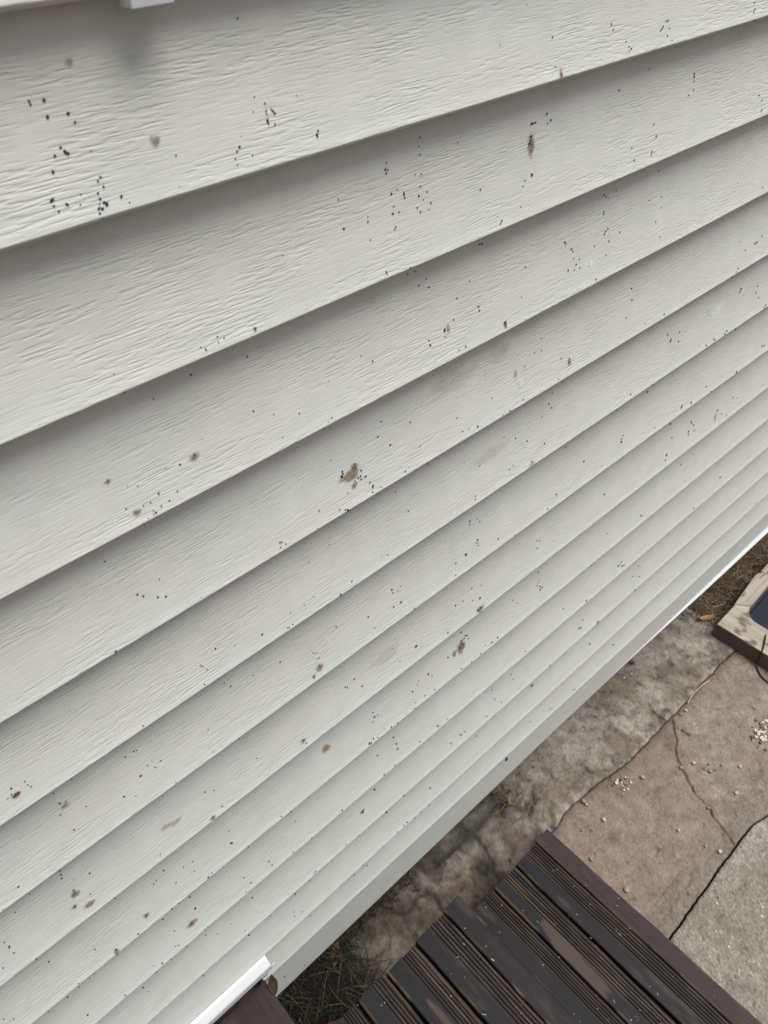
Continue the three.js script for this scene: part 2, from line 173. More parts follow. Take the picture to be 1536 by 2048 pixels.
{
  const unit = new THREE.IcosahedronGeometry(1, 1), parts = [], list = [];
  for (let i = 0; i < SPECKS.length; i += 3) list.push([SPECKS[i] / 1e4, SPECKS[i + 1] / 1e4, SPECKS[i + 2] / 1e4]);
  for (let i = 0; i < 260; i++) { const k = Math.floor(rr(1, 12)), h = H0 + (k - Math.pow(rnd(), 1.6) * 0.95 - 0.02) * E, x = rr(0.1, 3.4); if (h > 1.32 && x < 0.2) continue; list.push([x, h, rr(0.0005, 0.0010)]); }
  for (const [x, h, r] of list) {
    const kk = Math.ceil((h - H0) / E - 1e-4), f = (H0 + kk * E - h) / E, g = unit.clone(), q = g.attributes.position, el = rr(0.8, 1.5), a = rr(-0.6, 0.6), sd = Math.floor(rr(0, 1e5));
    const dark = rr(0.006, 0.035), warm = rr(1, 1.6), col = [];
    for (let i = 0; i < q.count; i++) {
      let X = q.getX(i), Y = q.getY(i), Z = q.getZ(i); const n = 0.75 + 0.5 * hash(Math.round(X * 50) + sd, Math.round(Y * 50) * 7 + Math.round(Z * 50));
      X *= n / Math.sqrt(el); Y *= n * el; const X2 = X * Math.cos(a) - Y * Math.sin(a), Y2 = X * Math.sin(a) + Y * Math.cos(a);
      q.setXYZ(i, x + X2 * r * 0.72, EYE - h + Y2 * r * 0.72, zface(f) + 0.0006 + Z * r * 0.5);
      col.push(dark * warm, dark, dark * 0.85);
    }
    g.setAttribute('color', new THREE.Float32BufferAttribute(col, 3)); g.deleteAttribute('uv'); parts.push(g);
  }
  single('fly_specks', mergeGeometries(parts), new THREE.MeshStandardMaterial({ vertexColors: true, roughness: 0.7 }), 'small dark fly specks dotted over the pale siding', 'specks', null, 'stuff');
}
// ledge trim over the landing: sloped face, turned-down lip and a hooked end
{
  const t = thing('ledge_trim', 'bright white hooked trim strip along the siding above the dark landing', 'trim', [0, 0, 0]);
  const path = [[0.001, -1.3195], [0.006, -1.3205], [0.0152, -1.328], [0.0165, -1.330], [0.0165, -1.3435], [0.0155, -1.3455], [0.0125, -1.3455], [0.0112, -1.344], [0.0112, -1.337]];
  const th = 0.0013, sh = new THREE.Shape(), off = path.map((q, i) => { const a = path[Math.max(0, i - 1)], b = path[Math.min(path.length - 1, i + 1)], dx = b[0] - a[0], dy = b[1] - a[1], l = Math.hypot(dx, dy); return [q[0] + dy / l * th, q[1] - dx / l * th]; });
  [...path, ...off.reverse()].forEach(([a, b], i) => i ? sh.lineTo(a, b) : sh.moveTo(a, b));
  const g = new THREE.ExtrudeGeometry(sh, { depth: 1.6, bevelEnabled: false, steps: 1 }); g.rotateY(-Math.PI / 2);
  const m = mesh('trim_strip', g, trimMat, t); m.position.set(0.126, EYE, 0);
  const hk = new THREE.CatmullRomCurve3([[0.1065, -1.3430, 0.0178], [0.1075, -1.3490, 0.0182], [0.112, -1.3500, 0.0184], [0.126, -1.3395, 0.0184], [0.1325, -1.3320, 0.0182], [0.1320, -1.3280, 0.0178], [0.127, -1.3290, 0.0172]].map((q) => new THREE.Vector3(...q)));
  const hm = mesh('hook', new THREE.TubeGeometry(hk, 40, 0.0009, 6), trimMat, t); hm.position.set(0, EYE, 0);
}
// end of a white channel trim hanging into the top of the view
{
  const t = thing('window_trim', 'end of a white plastic window trim at the top edge, over the first lap', 'trim', [0.2365, EYE - 0.0772, 0]);
  const f = mesh('face', new RoundedBoxGeometry(0.026, 0.09, 0.0022, 2, 0.0008), trimMat, t); f.position.set(0, 0.045, 0.0065);
  const r = mesh('return', new RoundedBoxGeometry(0.002, 0.09, 0.012, 2, 0.0008), trimMat, t); r.position.set(-0.012, 0.045, 0.0);
  const l = mesh('lip', new RoundedBoxGeometry(0.002, 0.09, 0.006, 2, 0.0008), trimMat, t); l.position.set(0.0128, 0.0505, 0.0035);
}

// ---------- ground ----------
const lin = (a, x) => { if (x <= a[0][0]) return a[0][1]; for (let i = 1; i < a.length; i++) if (x <= a[i][0]) return mix(a[i - 1][1], a[i][1], (x - a[i - 1][0]) / (a[i][0] - a[i - 1][0])); return a[a.length - 1][1]; };
const JOINT = [[-1, 0.05], [0.6, 0.06], [0.902, 0.06], [0.947, 0.051], [0.988, 0.052], [1.065, 0.058], [1.125, 0.071], [1.193, 0.079], [1.287, 0.079], [1.396, 0.081], [1.482, 0.084], [1.563, 0.077], [1.607, 0.081], [3, 0.085]];
const STEP = [[-1, 0.4], [0.894, 0.398], [1.111, 0.392], [1.266, 0.392], [1.319, 0.406], [1.4, 0.43], [1.55, 0.44], [3, 0.45]];
const CRACK = [[1.385, 0.085], [1.374, 0.1], [1.337, 0.13], [1.297, 0.155], [1.278, 0.181], [1.255, 0.215], [1.236, 0.251], [1.233, 0.265], [1.23, 0.29], [1.214, 0.312], [1.202, 0.35], [1.188, 0.388], [1.186, 0.4]];
const CRACK2 = [[1.24, 0.255], [1.2, 0.235], [1.15, 0.24], [1.11, 0.262]], CRACK3 = [[1.233, 0.29], [1.27, 0.315], [1.33, 0.32], [1.37, 0.36], [1.4, 0.4]];
const dSeg = (px, pz, a, b) => { const dx = b[0] - a[0], dz = b[1] - a[1], t = Math.max(0, Math.min(1, ((px - a[0]) * dx + (pz - a[1]) * dz) / (dx * dx + dz * dz))); return Math.hypot(px - a[0] - dx * t, pz - a[1] - dz * t); };
const dPoly = (x, z, P) => { let m = 9; for (let i = 1; i < P.length; i++) m = Math.min(m, dSeg(x, z, P[i - 1], P[i])); return m; };
const jz = (x) => lin(JOINT, x) + 0.003 * (vn(x * 22, 3) - 0.5) + 0.003 * (vn(x * 80, 5) - 0.5);
const sz = (x) => lin(STEP, x) + 0.002 * (vn(x * 18, 8) - 0.5) + 0.002 * (vn(x * 90, 9) - 0.5);
function slab(name, x0, x1, step, zA, zB, nz, height, colour, label) {
  const nx = Math.round((x1 - x0) / step), p = [], col = [], uv = [], idx = [], m = nz + 5;
  for (let i = 0; i <= nx; i++) {
    const x = mix(x0, x1, i / nx), a = zA(x), b = zB(x), R = 0.004;
    const row = [[a, -0.05], [a, -R]]; for (let j = 0; j <= nz; j++) row.push([mix(a + 0.0015, b - 0.0015, j / nz), 0]); row.push([b, -R], [b, -0.05]);
    row.forEach(([z, y], j) => {
      const e = Math.min(z - a, b - z), rd = j > 1 && j < m - 2 ? -R * 0.8 * Math.pow(1 - sm(0, 0.007, e), 2) : 0;
      const gr = 1 + 0.34 * (hash(i, j * 31 + 5) - 0.5) + 0.2 * (hash(i >> 1, (j >> 1) * 17 + 3) - 0.5);
      p.push(x, y + height(x, z) + rd, z); col.push(...colour(x, z, e).map((q) => Math.max(0.004, q * gr))); uv.push(x / 0.6, z / 0.6);
      if (i < nx && j < m - 1) { const o = i * m + j; idx.push(o, o + 1, o + m, o + m, o + 1, o + m + 1); }
    });
  }
  const g = buf(p, idx, col, uv), o = mesh(name, g, concreteMat); o.userData.kind = 'structure'; o.userData.label = label; return o;
}
const spots = (x, z, f, t) => sm(t, t + 0.08, vn(x * f, z * f));
const HY = (x, z) => 0.006 * (fbm(x * 9, z * 9, 4) - 0.5);
// grey concrete strip along the wall
slab('concrete_strip', 0.845, 1.775, 0.004, (x) => -0.145, (x) => jz(x) - 0.0005, 58, (x, z) => HY(x, z) + 0.004 + 0.004 * (fbm(x * 26, z * 26, 4) - 0.5) - 0.034 * (1 - sm(0.85, 0.92, x + 0.09 * (fbm(x * 24, z * 24, 3) - 0.5))), (x, z, e) => {
  const n = fbm(x * 14 + 3, z * 14, 4), m = fbm(x * 50, z * 50 + 9, 3);
  let c = mix3([0.165, 0.14, 0.11], [0.25, 0.227, 0.19], sm(0.32, 0.62, n));
  c = mix3(c, [0.13, 0.10, 0.075], 0.6 * sm(0.56, 0.74, fbm(x * 20 + 40, z * 24 + 8, 4)));
  c = mix3(c, [0.20, 0.195, 0.145], 0.22 * sm(0.55, 0.75, fbm(x * 16 + 9, z * 16 + 60, 3)));
  c = mix3(c, [0.30, 0.275, 0.24], 0.4 * (1 - sm(0.004, 0.02, e)) * sm(0.4, 0.65, m));
  const k = 0.42 + 0.95 * m - 0.28 * spots(x, z, 120, 0.72) - 0.4 * spots(x, z, 60, 0.85); return [c[0] * k, c[1] * k, c[2] * k];
}, 'grey weathered concrete strip between the siding and the pink slab');
// pink brown slab
const CR = (x, z) => Math.min(dPoly(x + 0.006 * (vn(x * 60, z * 60) - 0.5), z + 0.006 * (vn(x * 60 + 9, z * 60) - 0.5), CRACK), 0.0025 + dPoly(x + 0.01 * (vn(x * 50, z * 50) - 0.5), z, CRACK2), 0.0025 + dPoly(x, z + 0.01 * (vn(x * 50, z * 50) - 0.5), CRACK3));
slab('pink_slab', 0.55, 2.6, 0.0032, (x) => jz(x) + 0.0005, (x) => sz(x) - 0.002, 110, (x, z) => {
  const c = CR(x, z), l1 = Math.abs(z - (0.33 + 0.008 * (vn(x * 8, 2) - 0.5))), l2 = Math.abs(z - (0.362 + 0.006 * (vn(x * 8, 5) - 0.5)));
  return HY(x, z) + 0.002 * (fbm(x * 40, z * 40, 3) - 0.5) - 0.007 * (1 - sm(0.0003, 0.0034, c)) - 0.0025 * (1 - sm(0, 0.004, l1)) * (1 - sm(1.02, 1.12, x)) - 0.002 * (1 - sm(0, 0.004, l2)) * (1 - sm(1.1, 1.2, x)) + 0.0035 * sm(0.31, 0.36, z) * (vn(x * 160, z * 160) - 0.5);
}, (x, z, e) => {
  const n = fbm(x * 7 + 20, z * 7, 4), m = fbm(x * 45, z * 45 + 4, 3), right = sm(1.22, 1.42, x + 0.25 * (n - 0.5) + 0.3 * (z - 0.2));
  let c = mix3([0.2, 0.151, 0.12], [0.252, 0.197, 0.16], n);
  c = mix3(c, mix3([0.19, 0.162, 0.124], [0.275, 0.245, 0.20], fbm(x * 18, z * 18 + 70, 3)), 0.75 * right * sm(0.3, 0.55, fbm(x * 11 + 5, z * 11, 3) + 0.12));
  c = mix3(c, [0.18, 0.155, 0.12], 0.8 * sm(0.29, 0.37, z + 0.06 * (n - 0.5)));
  c = mix3(c, [0.115, 0.085, 0.066], 0.75 * sm(0.62, 0.75, fbm(x * 12 + 77, z * 12 + 31, 3)) * (1 - right));
  c = mix3(c, [0.11, 0.08, 0.06], 0.6 * (1 - sm(0.002, 0.02 + 0.02 * m, z - jz(x))));
  const cr = CR(x, z); c = mix3(c, [0.09, 0.06, 0.045], 0.7 * (1 - sm(0.0006, 0.003, cr)) * (0.5 + 0.8 * m));
  const k = 0.62 + 0.56 * m - 0.2 * spots(x, z, 150, 0.78) - 0.45 * spots(x, z, 48, 0.9) + 0.3 * right * spots(x, z, 190, 0.84); return [c[0] * k, c[1] * k, c[2] * k];
}, 'pinkish brown concrete slab with a branching crack');
// rough aggregate slab
slab('rough_slab', 0.72, 2.4, 0.0031, (x) => sz(x) + 0.002, (x) => 1.3, 290, (x, z) => HY(x, z) + 0.004 + 0.003 * (vn(x * 170, z * 170) - 0.5) - 0.002 * (1 - sm(0, 0.004, Math.abs(z - 0.447 - 0.006 * (vn(x * 8, 6) - 0.5)))) * (1 - sm(1.05, 1.15, x)), (x, z, e) => {
  const n = fbm(x * 10 + 50, z * 10, 4), m = fbm(x * 60, z * 60, 2), s = hash(Math.round(x * 330), Math.round(z * 330));
  let c = mix3([0.20, 0.175, 0.14], [0.32, 0.295, 0.25], n);
  c = mix3(c, [0.4, 0.39, 0.36], 0.5 * (1 - sm(0.005, 0.06 + 0.05 * n, e)) * sm(1.12, 1.25, x));
  let k = 0.75 + 0.5 * m; if (s > 0.93) k *= 1.45; else if (s < 0.1) k *= 0.6; k *= 0.8; return [c[0] * k, c[1] * k, c[2] * k];
}, 'coarse grey concrete slab with exposed pebbles beyond the dark joint');
// older brown concrete between the wall and the steps
const rid = (x, z, f) => Math.pow(1 - Math.abs(2 * vn(x * f + 0.6 * vn(x * f * 2.3, z * f * 2.3), z * f) - 1), 9);
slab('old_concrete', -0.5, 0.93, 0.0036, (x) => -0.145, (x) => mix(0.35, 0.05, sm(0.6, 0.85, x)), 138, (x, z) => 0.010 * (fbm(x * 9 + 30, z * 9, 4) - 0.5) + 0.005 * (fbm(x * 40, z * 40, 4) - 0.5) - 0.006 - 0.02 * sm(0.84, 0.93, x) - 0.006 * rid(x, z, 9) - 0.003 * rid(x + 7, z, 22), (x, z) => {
  const n = fbm(x * 15 + 8, z * 15, 5), m = fbm(x * 70, z * 70 + 3, 4), cr = rid(x, z, 9) + 0.5 * rid(x + 7, z, 22);
  let c = mix3([0.115, 0.092, 0.07], [0.205, 0.178, 0.143], sm(0.36, 0.62, n));
  c = mix3(c, [0.12, 0.115, 0.075], 0.25 * sm(0.55, 0.72, fbm(x * 18 + 90, z * 18, 3)));
  const soil = 1 - sm(0.26, 0.42, x + 0.15 * (n - 0.5) + 0.4 * (z + 0.05)); c = mix3(c, [0.02, 0.015, 0.011], soil); const k = (0.3 + 1.15 * m) * (1 - 0.75 * Math.min(1, cr)) * (1 - 0.7 * spots(x, z, 60, 0.88)); return [c[0] * k, c[1] * k, c[2] * k];  // dark soil by the landing, with the shade of the slot put into its colour
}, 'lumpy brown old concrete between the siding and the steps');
{
  const g = new THREE.PlaneGeometry(160, 160, 40, 40); g.rotateX(-Math.PI / 2);
  const soil = dataTex(512, 512, (u, v) => { const n = 0.5 * vn(u * 24, v * 24, 24) + 0.5 * vn(u * 110, v * 110, 110); return mix3([0.24, 0.19, 0.14], [0.42, 0.35, 0.27], n); }, true); soil.repeat.set(160, 160);
  const o = mesh('ground', g, new THREE.MeshStandardMaterial({ map: soil, roughness: 1 })); o.position.y = -0.045; o.userData.kind = 'structure'; o.userData.label = 'bare brown soil ground around the house';
}

// ---------- wooden steps and landing ----------
const TAN = [0.10, 0.066, 0.037];
function board(parent, name, x0, x1, y, thick, z0, z1, opt) {
  // cross-section: top profile from x0 to x1 with optional ribs, swept along z
  const cr = [], b = 0.0022; const { ribs, tone = 0, wear = 0.5, patch } = opt; // ribs: [from, to, count]
  cr.push([x0, y - thick, 0], [x0, y - b, 1], [x0 + b * 0.4, y - b * 0.35, 1], [x0 + b, y, 1]);
  if (ribs) { const [ra, rb, n] = ribs, pw = (rb - ra) / n; for (let i = 0; i < n; i++) { const a = ra + pw * i; cr.push([a, y, 2], [a + pw * 0.14, y - 0.0034, 3], [a + pw * 0.36, y - 0.0034, 3], [a + pw * 0.48, y - 0.0004, 2], [a + pw * 0.6, y, 2], [a + pw * 0.9, y, 2]); } }
  cr.push([x1 - b, y, 1], [x1 - b * 0.4, y - b * 0.35, 1], [x1, y - b, 1], [x1, y - thick, 0]);
  const n = Math.round((z1 - z0) / 0.006), p = [], col = [], uv = [], idx = [];
  const at = (q, s) => { const z = mix(z0, z1, s / n) + (s === 0 ? 0.002 * (vn(q[0] * 300, y * 50) - 0.5) : 0); return [q[0] + 0.0016 * (vn(z * 9 + x0 * 90, 7) - 0.5) + 0.0006 * (vn(z * 60, x0 * 200) - 0.5), q[1] + 0.0016 * (vn(z * 6, x0 * 120) - 0.5), z]; };
  const colour = (q, x, z) => {
    const st = fbm(x * 160, z * 6 + tone * 9, 3), bl = fbm(x * 22 + 7, z * 8 + tone, 3);
    let c = mix3([0.0042, 0.004, 0.0056], [0.0145, 0.0118, 0.0125], st * 0.6 + bl * 0.5); c = mix3(c, [0.036, 0.0245, 0.023], sm(0.4, 0.9, tone) * (0.3 + 0.8 * st));
    const k = q[2];
    if (k === 1) c = mix3(c, TAN, wear * sm(0.5, 0.68, fbm(x * 120 + 3, z * 24 + tone * 5, 3)));
    if (k === 2) c = mix3(mix3(c, [0.036, 0.026, 0.02], 0.4), TAN, 0.8 * wear * sm(0.52, 0.7, fbm(Math.round(x * 180) * 1.7, z * 11 + tone * 3, 3)));
    if (k === 3) c = [c[0] * 0.75, c[1] * 0.7, c[2] * 0.7];
    c = mix3(c, [0.05, 0.036, 0.027], 0.6 * sm(0.62, 0.75, fbm(x * 60 + 21, z * 14 + tone * 31, 3)));
    if (patch && k !== 3) c = mix3(c, [0.066, 0.046, 0.034], 0.85 * sm(0.35, 0.6, patch(x, z) + 0.3 * (st - 0.5)));
    return c;
  };
  for (let i = 0; i < cr.length - 1; i++) {
    const A = cr[i], B = cr[i + 1], sub = (B[0] - A[0]) > 0.012 ? Math.ceil((B[0] - A[0]) / 0.004) : 1;
    for (let s = 0; s < sub; s++) {
      const a = s ? [mix(A[0], B[0], s / sub), mix(A[1], B[1], s / sub), 4] : A, c = s < sub - 1 ? [mix(A[0], B[0], (s + 1) / sub), mix(A[1], B[1], (s + 1) / sub), 4] : B, base = p.length / 3;
      for (let t = 0; t <= n; t++) for (const q of [a, c]) { const v = at(q, t); p.push(...v); col.push(...colour(q, v[0], v[2])); uv.push(v[0] / 0.4 + x0, v[2] / 0.4); }
      for (let t = 0; t < n; t++) { const o = base + t * 2; idx.push(o, o + 2, o + 1, o + 1, o + 2, o + 3); }
    }
  }
  for (const [s, flip] of [[0, 0], [n, 1]]) {         // end caps as strips from the top profile to the underside
    const base = p.length / 3; for (const q of cr) { const v = at(q, s); p.push(...v, v[0], y - thick, v[2]); for (let r = 0; r < 2; r++) { col.push(0.06, 0.042, 0.03); uv.push(v[0], v[1]); } }
    for (let i = 0; i < cr.length - 1; i++) { const o = base + i * 2; flip ? idx.push(o, o + 1, o + 2, o + 1, o + 3, o + 2) : idx.push(o, o + 2, o + 1, o + 1, o + 2, o + 3); }
  }
  return mesh(name, buf(p, idx, col, uv), deckMat, parent);
}
const Z0 = 0.088, Z1 = 1.25;
const deckPlain = new THREE.MeshStandardMaterial({ color: new THREE.Color().setRGB(0.022, 0.016, 0.014), roughness: 0.75, bumpMap: woodFine, bumpScale: 0.001 });
const steps = thing('wooden_steps', 'dark stained wooden steps with grooved treads beside the wall', 'steps');
{
  const yl = EYE - 1.742, yu = EYE - 1.571;
  // lower tread
  board(steps, 'nosing_board', 0.7595, 0.802, yl, 0.03, Z0 - 0.004, Z1, { tone: 0.9, wear: 0.55 });
  board(steps, 'tread_board', 0.6875, 0.757, yl, 0.026, Z0, Z1, { ribs: [0.7225, 0.7545, 5], tone: 0.1, wear: 0.5 });
  board(steps, 'tread_board', 0.614, 0.6825, yl - 0.001, 0.026, Z0 + 0.002, Z1, { ribs: [0.645, 0.678, 5], tone: 0.3, wear: 0.8, patch: (x, z) => { const c = 0.637 - 0.02 * sm(0.2, 0.33, z); return (1 - sm(0.006 + 0.012 * sm(0.2, 0.3, z), 0.012 + 0.014 * sm(0.2, 0.3, z), Math.abs(x - c))) * sm(0.19, 0.215, z) * (1 - sm(0.33, 0.42, z)); } });
  board(steps, 'tread_board', 0.541, 0.6095, yl, 0.026, Z0 + 0.001, Z1, { ribs: [0.578, 0.6065, 5], tone: 0.2, wear: 0.5 });
  board(steps, 'tread_board', 0.472, 0.535, yl, 0.026, Z0, Z1, { ribs: [0.505, 0.533, 5], tone: 0.2, wear: 0.4 });
  // upper tread
  board(steps, 'nosing_board', 0.4495, 0.4915, yu, 0.03, Z0 - 0.002, Z1, { tone: 0.5, wear: 0.95, patch: (x, z) => 0.45 * fbm(x * 40, z * 9, 3) });
  board(steps, 'tread_board', 0.3735, 0.447, yu, 0.026, Z0 + 0.001, Z1, { ribs: [0.410, 0.4445, 5], tone: 0.1, wear: 0.7 });
  board(steps, 'tread_board', 0.2975, 0.3685, yu - 0.001, 0.026, Z0 + 0.003, Z1, { ribs: [0.334, 0.3645, 5], tone: 0.35, wear: 0.85, patch: (x, z) => 0.9 * sm(0.14, 0.2, z) * (1 - sm(0.28, 0.34, z)) * (1 - sm(0.002, 0.008, Math.abs(x - 0.322))) });
  board(steps, 'tread_board', 0.2285, 0.2925, yu, 0.026, Z0 + 0.001, Z1, { ribs: [0.262, 0.289, 4], tone: 0.2, wear: 0.6 });
  board(steps, 'tread_board', 0.160, 0.222, yu, 0.026, Z0, Z1, { ribs: [0.193, 0.220, 5], tone: 0.1, wear: 0.5 });
  board(steps, 'tread_board', 0.089, 0.152, yu, 0.026, Z0, Z1, { ribs: [0.12, 0.15, 5], tone: 0.1, wear: 0.5 });
  { const g = new THREE.LatheGeometry([[0.0002, -0.0012], [0.0022, -0.0010], [0.0030, 0.0004], [0.0044, 0.0006], [0.0048, -0.0006]].map((q) => new THREE.Vector2(...q)), 16); const m = mesh('screw', g, new THREE.MeshStandardMaterial({ color: new THREE.Color().setRGB(0.05, 0.045, 0.045), roughness: 0.45, metalness: 0.6, side: THREE.DoubleSide }), steps); m.position.set(0.632, yl - 0.0002, 0.438); }
  const bx = (n, x0, x1, y0, y1, z0, z1) => { const m = mesh(n, new RoundedBoxGeometry(x1 - x0, y1 - y0, z1 - z0, 1, 0.003), deckPlain, steps); m.position.set((x0 + x1) / 2, (y0 + y1) / 2, (z0 + z1) / 2); };
  bx('riser', 0.765, 0.785, 0.0, yl - 0.031, Z0 + 0.02, Z1); bx('riser', 0.455, 0.471, yl - 0.02, yu - 0.031, Z0 + 0.02, Z1);
  for (const z of [Z0 + 0.03, 0.65, Z1 - 0.05]) { bx('stringer', 0.09, 0.76, -0.01, yl - 0.028, z, z + 0.038); bx('stringer', 0.09, 0.45, yl - 0.027, yu - 0.028, z, z + 0.038); }
}
const landing = thing('wooden_landing', 'dark purple brown wooden landing under the white ledge trim', 'landing');
{
  const yd = EYE - 1.402;
  const bx = (n, x0, x1, y0, y1, z0, z1) => { const m = mesh(n, new RoundedBoxGeometry(x1 - x0, y1 - y0, z1 - z0, 1, 0.003), deckPlain, landing); m.position.set((x0 + x1) / 2, (y0 + y1) / 2, (z0 + z1) / 2); };
  board(landing, 'deck_board', 0.0, 0.112, yd, 0.03, 0.004, Z1, { tone: 1, wear: 0.7, patch: (x, z) => 0.9 * (1 - sm(0.004, 0.02, Math.abs(x - 0.045 - 0.2 * (z - 0.03)))) * fbm(x * 90, z * 20, 3) });
  for (let i = 0; i < 8; i++) { const a = -0.118 - i * 0.118; board(landing, 'deck_board', a, a + 0.112, yd, 0.03, 0.004, Z1, { ribs: [a + 0.05, a + 0.1, 6], tone: 0.4, wear: 0.5 }); }
  bx('fascia', 0.086, 0.104, EYE - 1.59, yd - 0.031, 0.03, Z1); bx('post', 0.0, 0.08, -0.01, yd - 0.032, 0.1, 0.18); bx('post', 0.0, 0.08, -0.01, yd - 0.032, 1.1, 1.18); bx('post', -0.95, -0.87, -0.01, yd - 0.032, 0.1, 0.18); bx('post', -0.95, -0.87, -0.01, yd - 0.032, 1.1, 1.18);
  bx('joist', -1.05, 0.085, yd - 0.12, yd - 0.031, 0.04, 0.078); bx('joist', -1.05, 0.085, yd - 0.12, yd - 0.031, 0.6, 0.638); bx('joist', -1.05, 0.085, yd - 0.12, yd - 0.031, 1.15, 1.188);
}

// crumbs and splinters on the treads
{
  const gs = [], unit = new THREE.IcosahedronGeometry(1, 0), cols = [[0.30, 0.22, 0.13], [0.38, 0.33, 0.26], [0.14, 0.09, 0.05], [0.22, 0.19, 0.15]];
  for (let i = 0; i < 170; i++) {
    const up = rnd() < 0.5, x = up ? rr(0.15, 0.485) : rr(0.5, 0.798), g = unit.clone(), r = rr(0.0006, 0.0015), l = rnd() < 0.25 ? rr(2, 5) : rr(0.8, 1.6), c = cols[Math.floor(rnd() * 4)], a = [];
    g.scale(r, r * 0.6, r * l); g.rotateY(rr(-0.7, 0.7)); g.translate(x, EYE - (up ? 1.571 : 1.742) + r * 0.3, Z0 + 0.006 + rnd() * 0.6);
    for (let k = 0; k < g.attributes.position.count; k++) a.push(...c); g.setAttribute('color', new THREE.Float32BufferAttribute(a, 3)); gs.push(g);
  }
  single('debris', mergeGeometries(gs), new THREE.MeshStandardMaterial({ vertexColors: true, roughness: 0.9 }), 'pale crumbs and splinters scattered on the dark treads', 'debris', null, 'stuff');
}

// ---------- timber frame round a dark tub ----------
{
  const t = thing('timber_frame', 'weathered pale timber planter frame with rounded opening on the ground', 'planter frame', [1.735, 0, 0]);
  const wt = (s) => dataTex(256, 512, (u, v) => { const n = 0.55 * vn(u * 60 + s, v * 6, 0) + 0.45 * vn(u * 20 + s * 3, v * 3); const d = sm(0.66, 0.8, fbm(u * 7 + s, v * 9, 3)); return mix3(mix3([0.54, 0.51, 0.46], [0.70, 0.67, 0.61], n), [0.33, 0.29, 0.25], d * 0.75); }, true);
  const mats = [1, 5].map((s) => { const m = wt(s); return new THREE.MeshStandardMaterial({ map: m, bumpMap: woodFine, bumpScale: 0.0012, roughness: 0.85 }); });
  const shadedSideMat = new THREE.MeshStandardMaterial({ color: new THREE.Color().setRGB(0.10, 0.078, 0.06), roughness: 0.9, bumpMap: woodFine, bumpScale: 0.001 });  // beam sides: darker brown than the tops, mostly shade put into the colour
  const ext = (sh, h, mat, name, rot) => { const g = new THREE.ExtrudeGeometry(sh, { depth: h - 0.006, bevelEnabled: true, bevelSize: 0.003, bevelThickness: 0.003, bevelSegments: 2, curveSegments: 10 }); g.rotateX(Math.PI / 2); g.translate(0, h - 0.003, 0); const q = g.attributes.position, u = g.attributes.uv; for (let i = 0; i < q.count; i++) rot ? u.setXY(i, q.getX(i) / 0.25, q.getZ(i) / 0.5) : u.setXY(i, q.getZ(i) / 0.25, q.getX(i) / 0.5); return mesh(name, g, [mat, shadedSideMat], t); };
  const f = new THREE.Shape(); f.moveTo(0, 0.008); f.lineTo(0.108, 0.006); f.lineTo(0.136, 0.041); f.quadraticCurveTo(0.096, 0.046, 0.088, 0.08); f.lineTo(0.084, 0.7); f.lineTo(0, 0.7); f.closePath();
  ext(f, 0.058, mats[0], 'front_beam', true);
  const l = new THREE.Shape(); l.moveTo(0.111, 0.003); l.lineTo(0.27, -0.014); l.quadraticCurveTo(0.305, -0.012, 0.3, 0.012); l.quadraticCurveTo(0.29, 0.034, 0.25, 0.036); l.lineTo(0.141, 0.041); l.closePath();
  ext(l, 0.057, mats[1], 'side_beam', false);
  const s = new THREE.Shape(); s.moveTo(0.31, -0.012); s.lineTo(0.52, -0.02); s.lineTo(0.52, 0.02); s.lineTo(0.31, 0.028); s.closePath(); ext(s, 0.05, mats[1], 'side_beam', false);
  const tb = new THREE.Shape(); tb.moveTo(1.822, 0.07); tb.quadraticCurveTo(1.826, 0.036, 1.87, 0.034); tb.lineTo(2.26, 0.02); tb.lineTo(2.26, 0.66); tb.lineTo(1.822, 0.68); tb.closePath();
  const rim = new THREE.Path(); rim.moveTo(1.834, 0.09); rim.quadraticCurveTo(1.838, 0.052, 1.88, 0.048); rim.lineTo(2.245, 0.036); rim.lineTo(2.245, 0.645); rim.lineTo(1.834, 0.66); rim.closePath();
  const tubMat = new THREE.MeshPhysicalMaterial({ color: new THREE.Color().setRGB(0.006, 0.009, 0.02), roughness: 0.45, side: THREE.DoubleSide });
  const tub = thing('tub', 'dark navy plastic tub set inside the timber frame', 'tub');
  { const g = new THREE.ShapeGeometry(tb, 8); g.rotateX(Math.PI / 2); g.translate(0, 0.012, 0); mesh('base', g, tubMat, tub); tb.holes.push(rim); const w = new THREE.ExtrudeGeometry(tb, { depth: 0.026, bevelEnabled: false }); w.rotateX(Math.PI / 2); w.translate(0, 0.039, 0); mesh('rim', w, tubMat, tub); }
  // black wire looped over the front beam
  const w = new THREE.CatmullRomCurve3([[1.80, 0.0595, 0.128], [1.775, 0.062, 0.137], [1.745, 0.062, 0.148], [1.730, 0.056, 0.152], [1.7275, 0.03, 0.152], [1.722, 0.006, 0.158], [1.70, 0.005, 0.185], [1.69, 0.006, 0.23]].map((q) => new THREE.Vector3(...q)));
  single('wire', new THREE.TubeGeometry(w, 40, 0.0022, 6), new THREE.MeshStandardMaterial({ color: 0x15120f, roughness: 0.6 }), 'black wire bent over the front beam of the timber frame', 'wire');
}

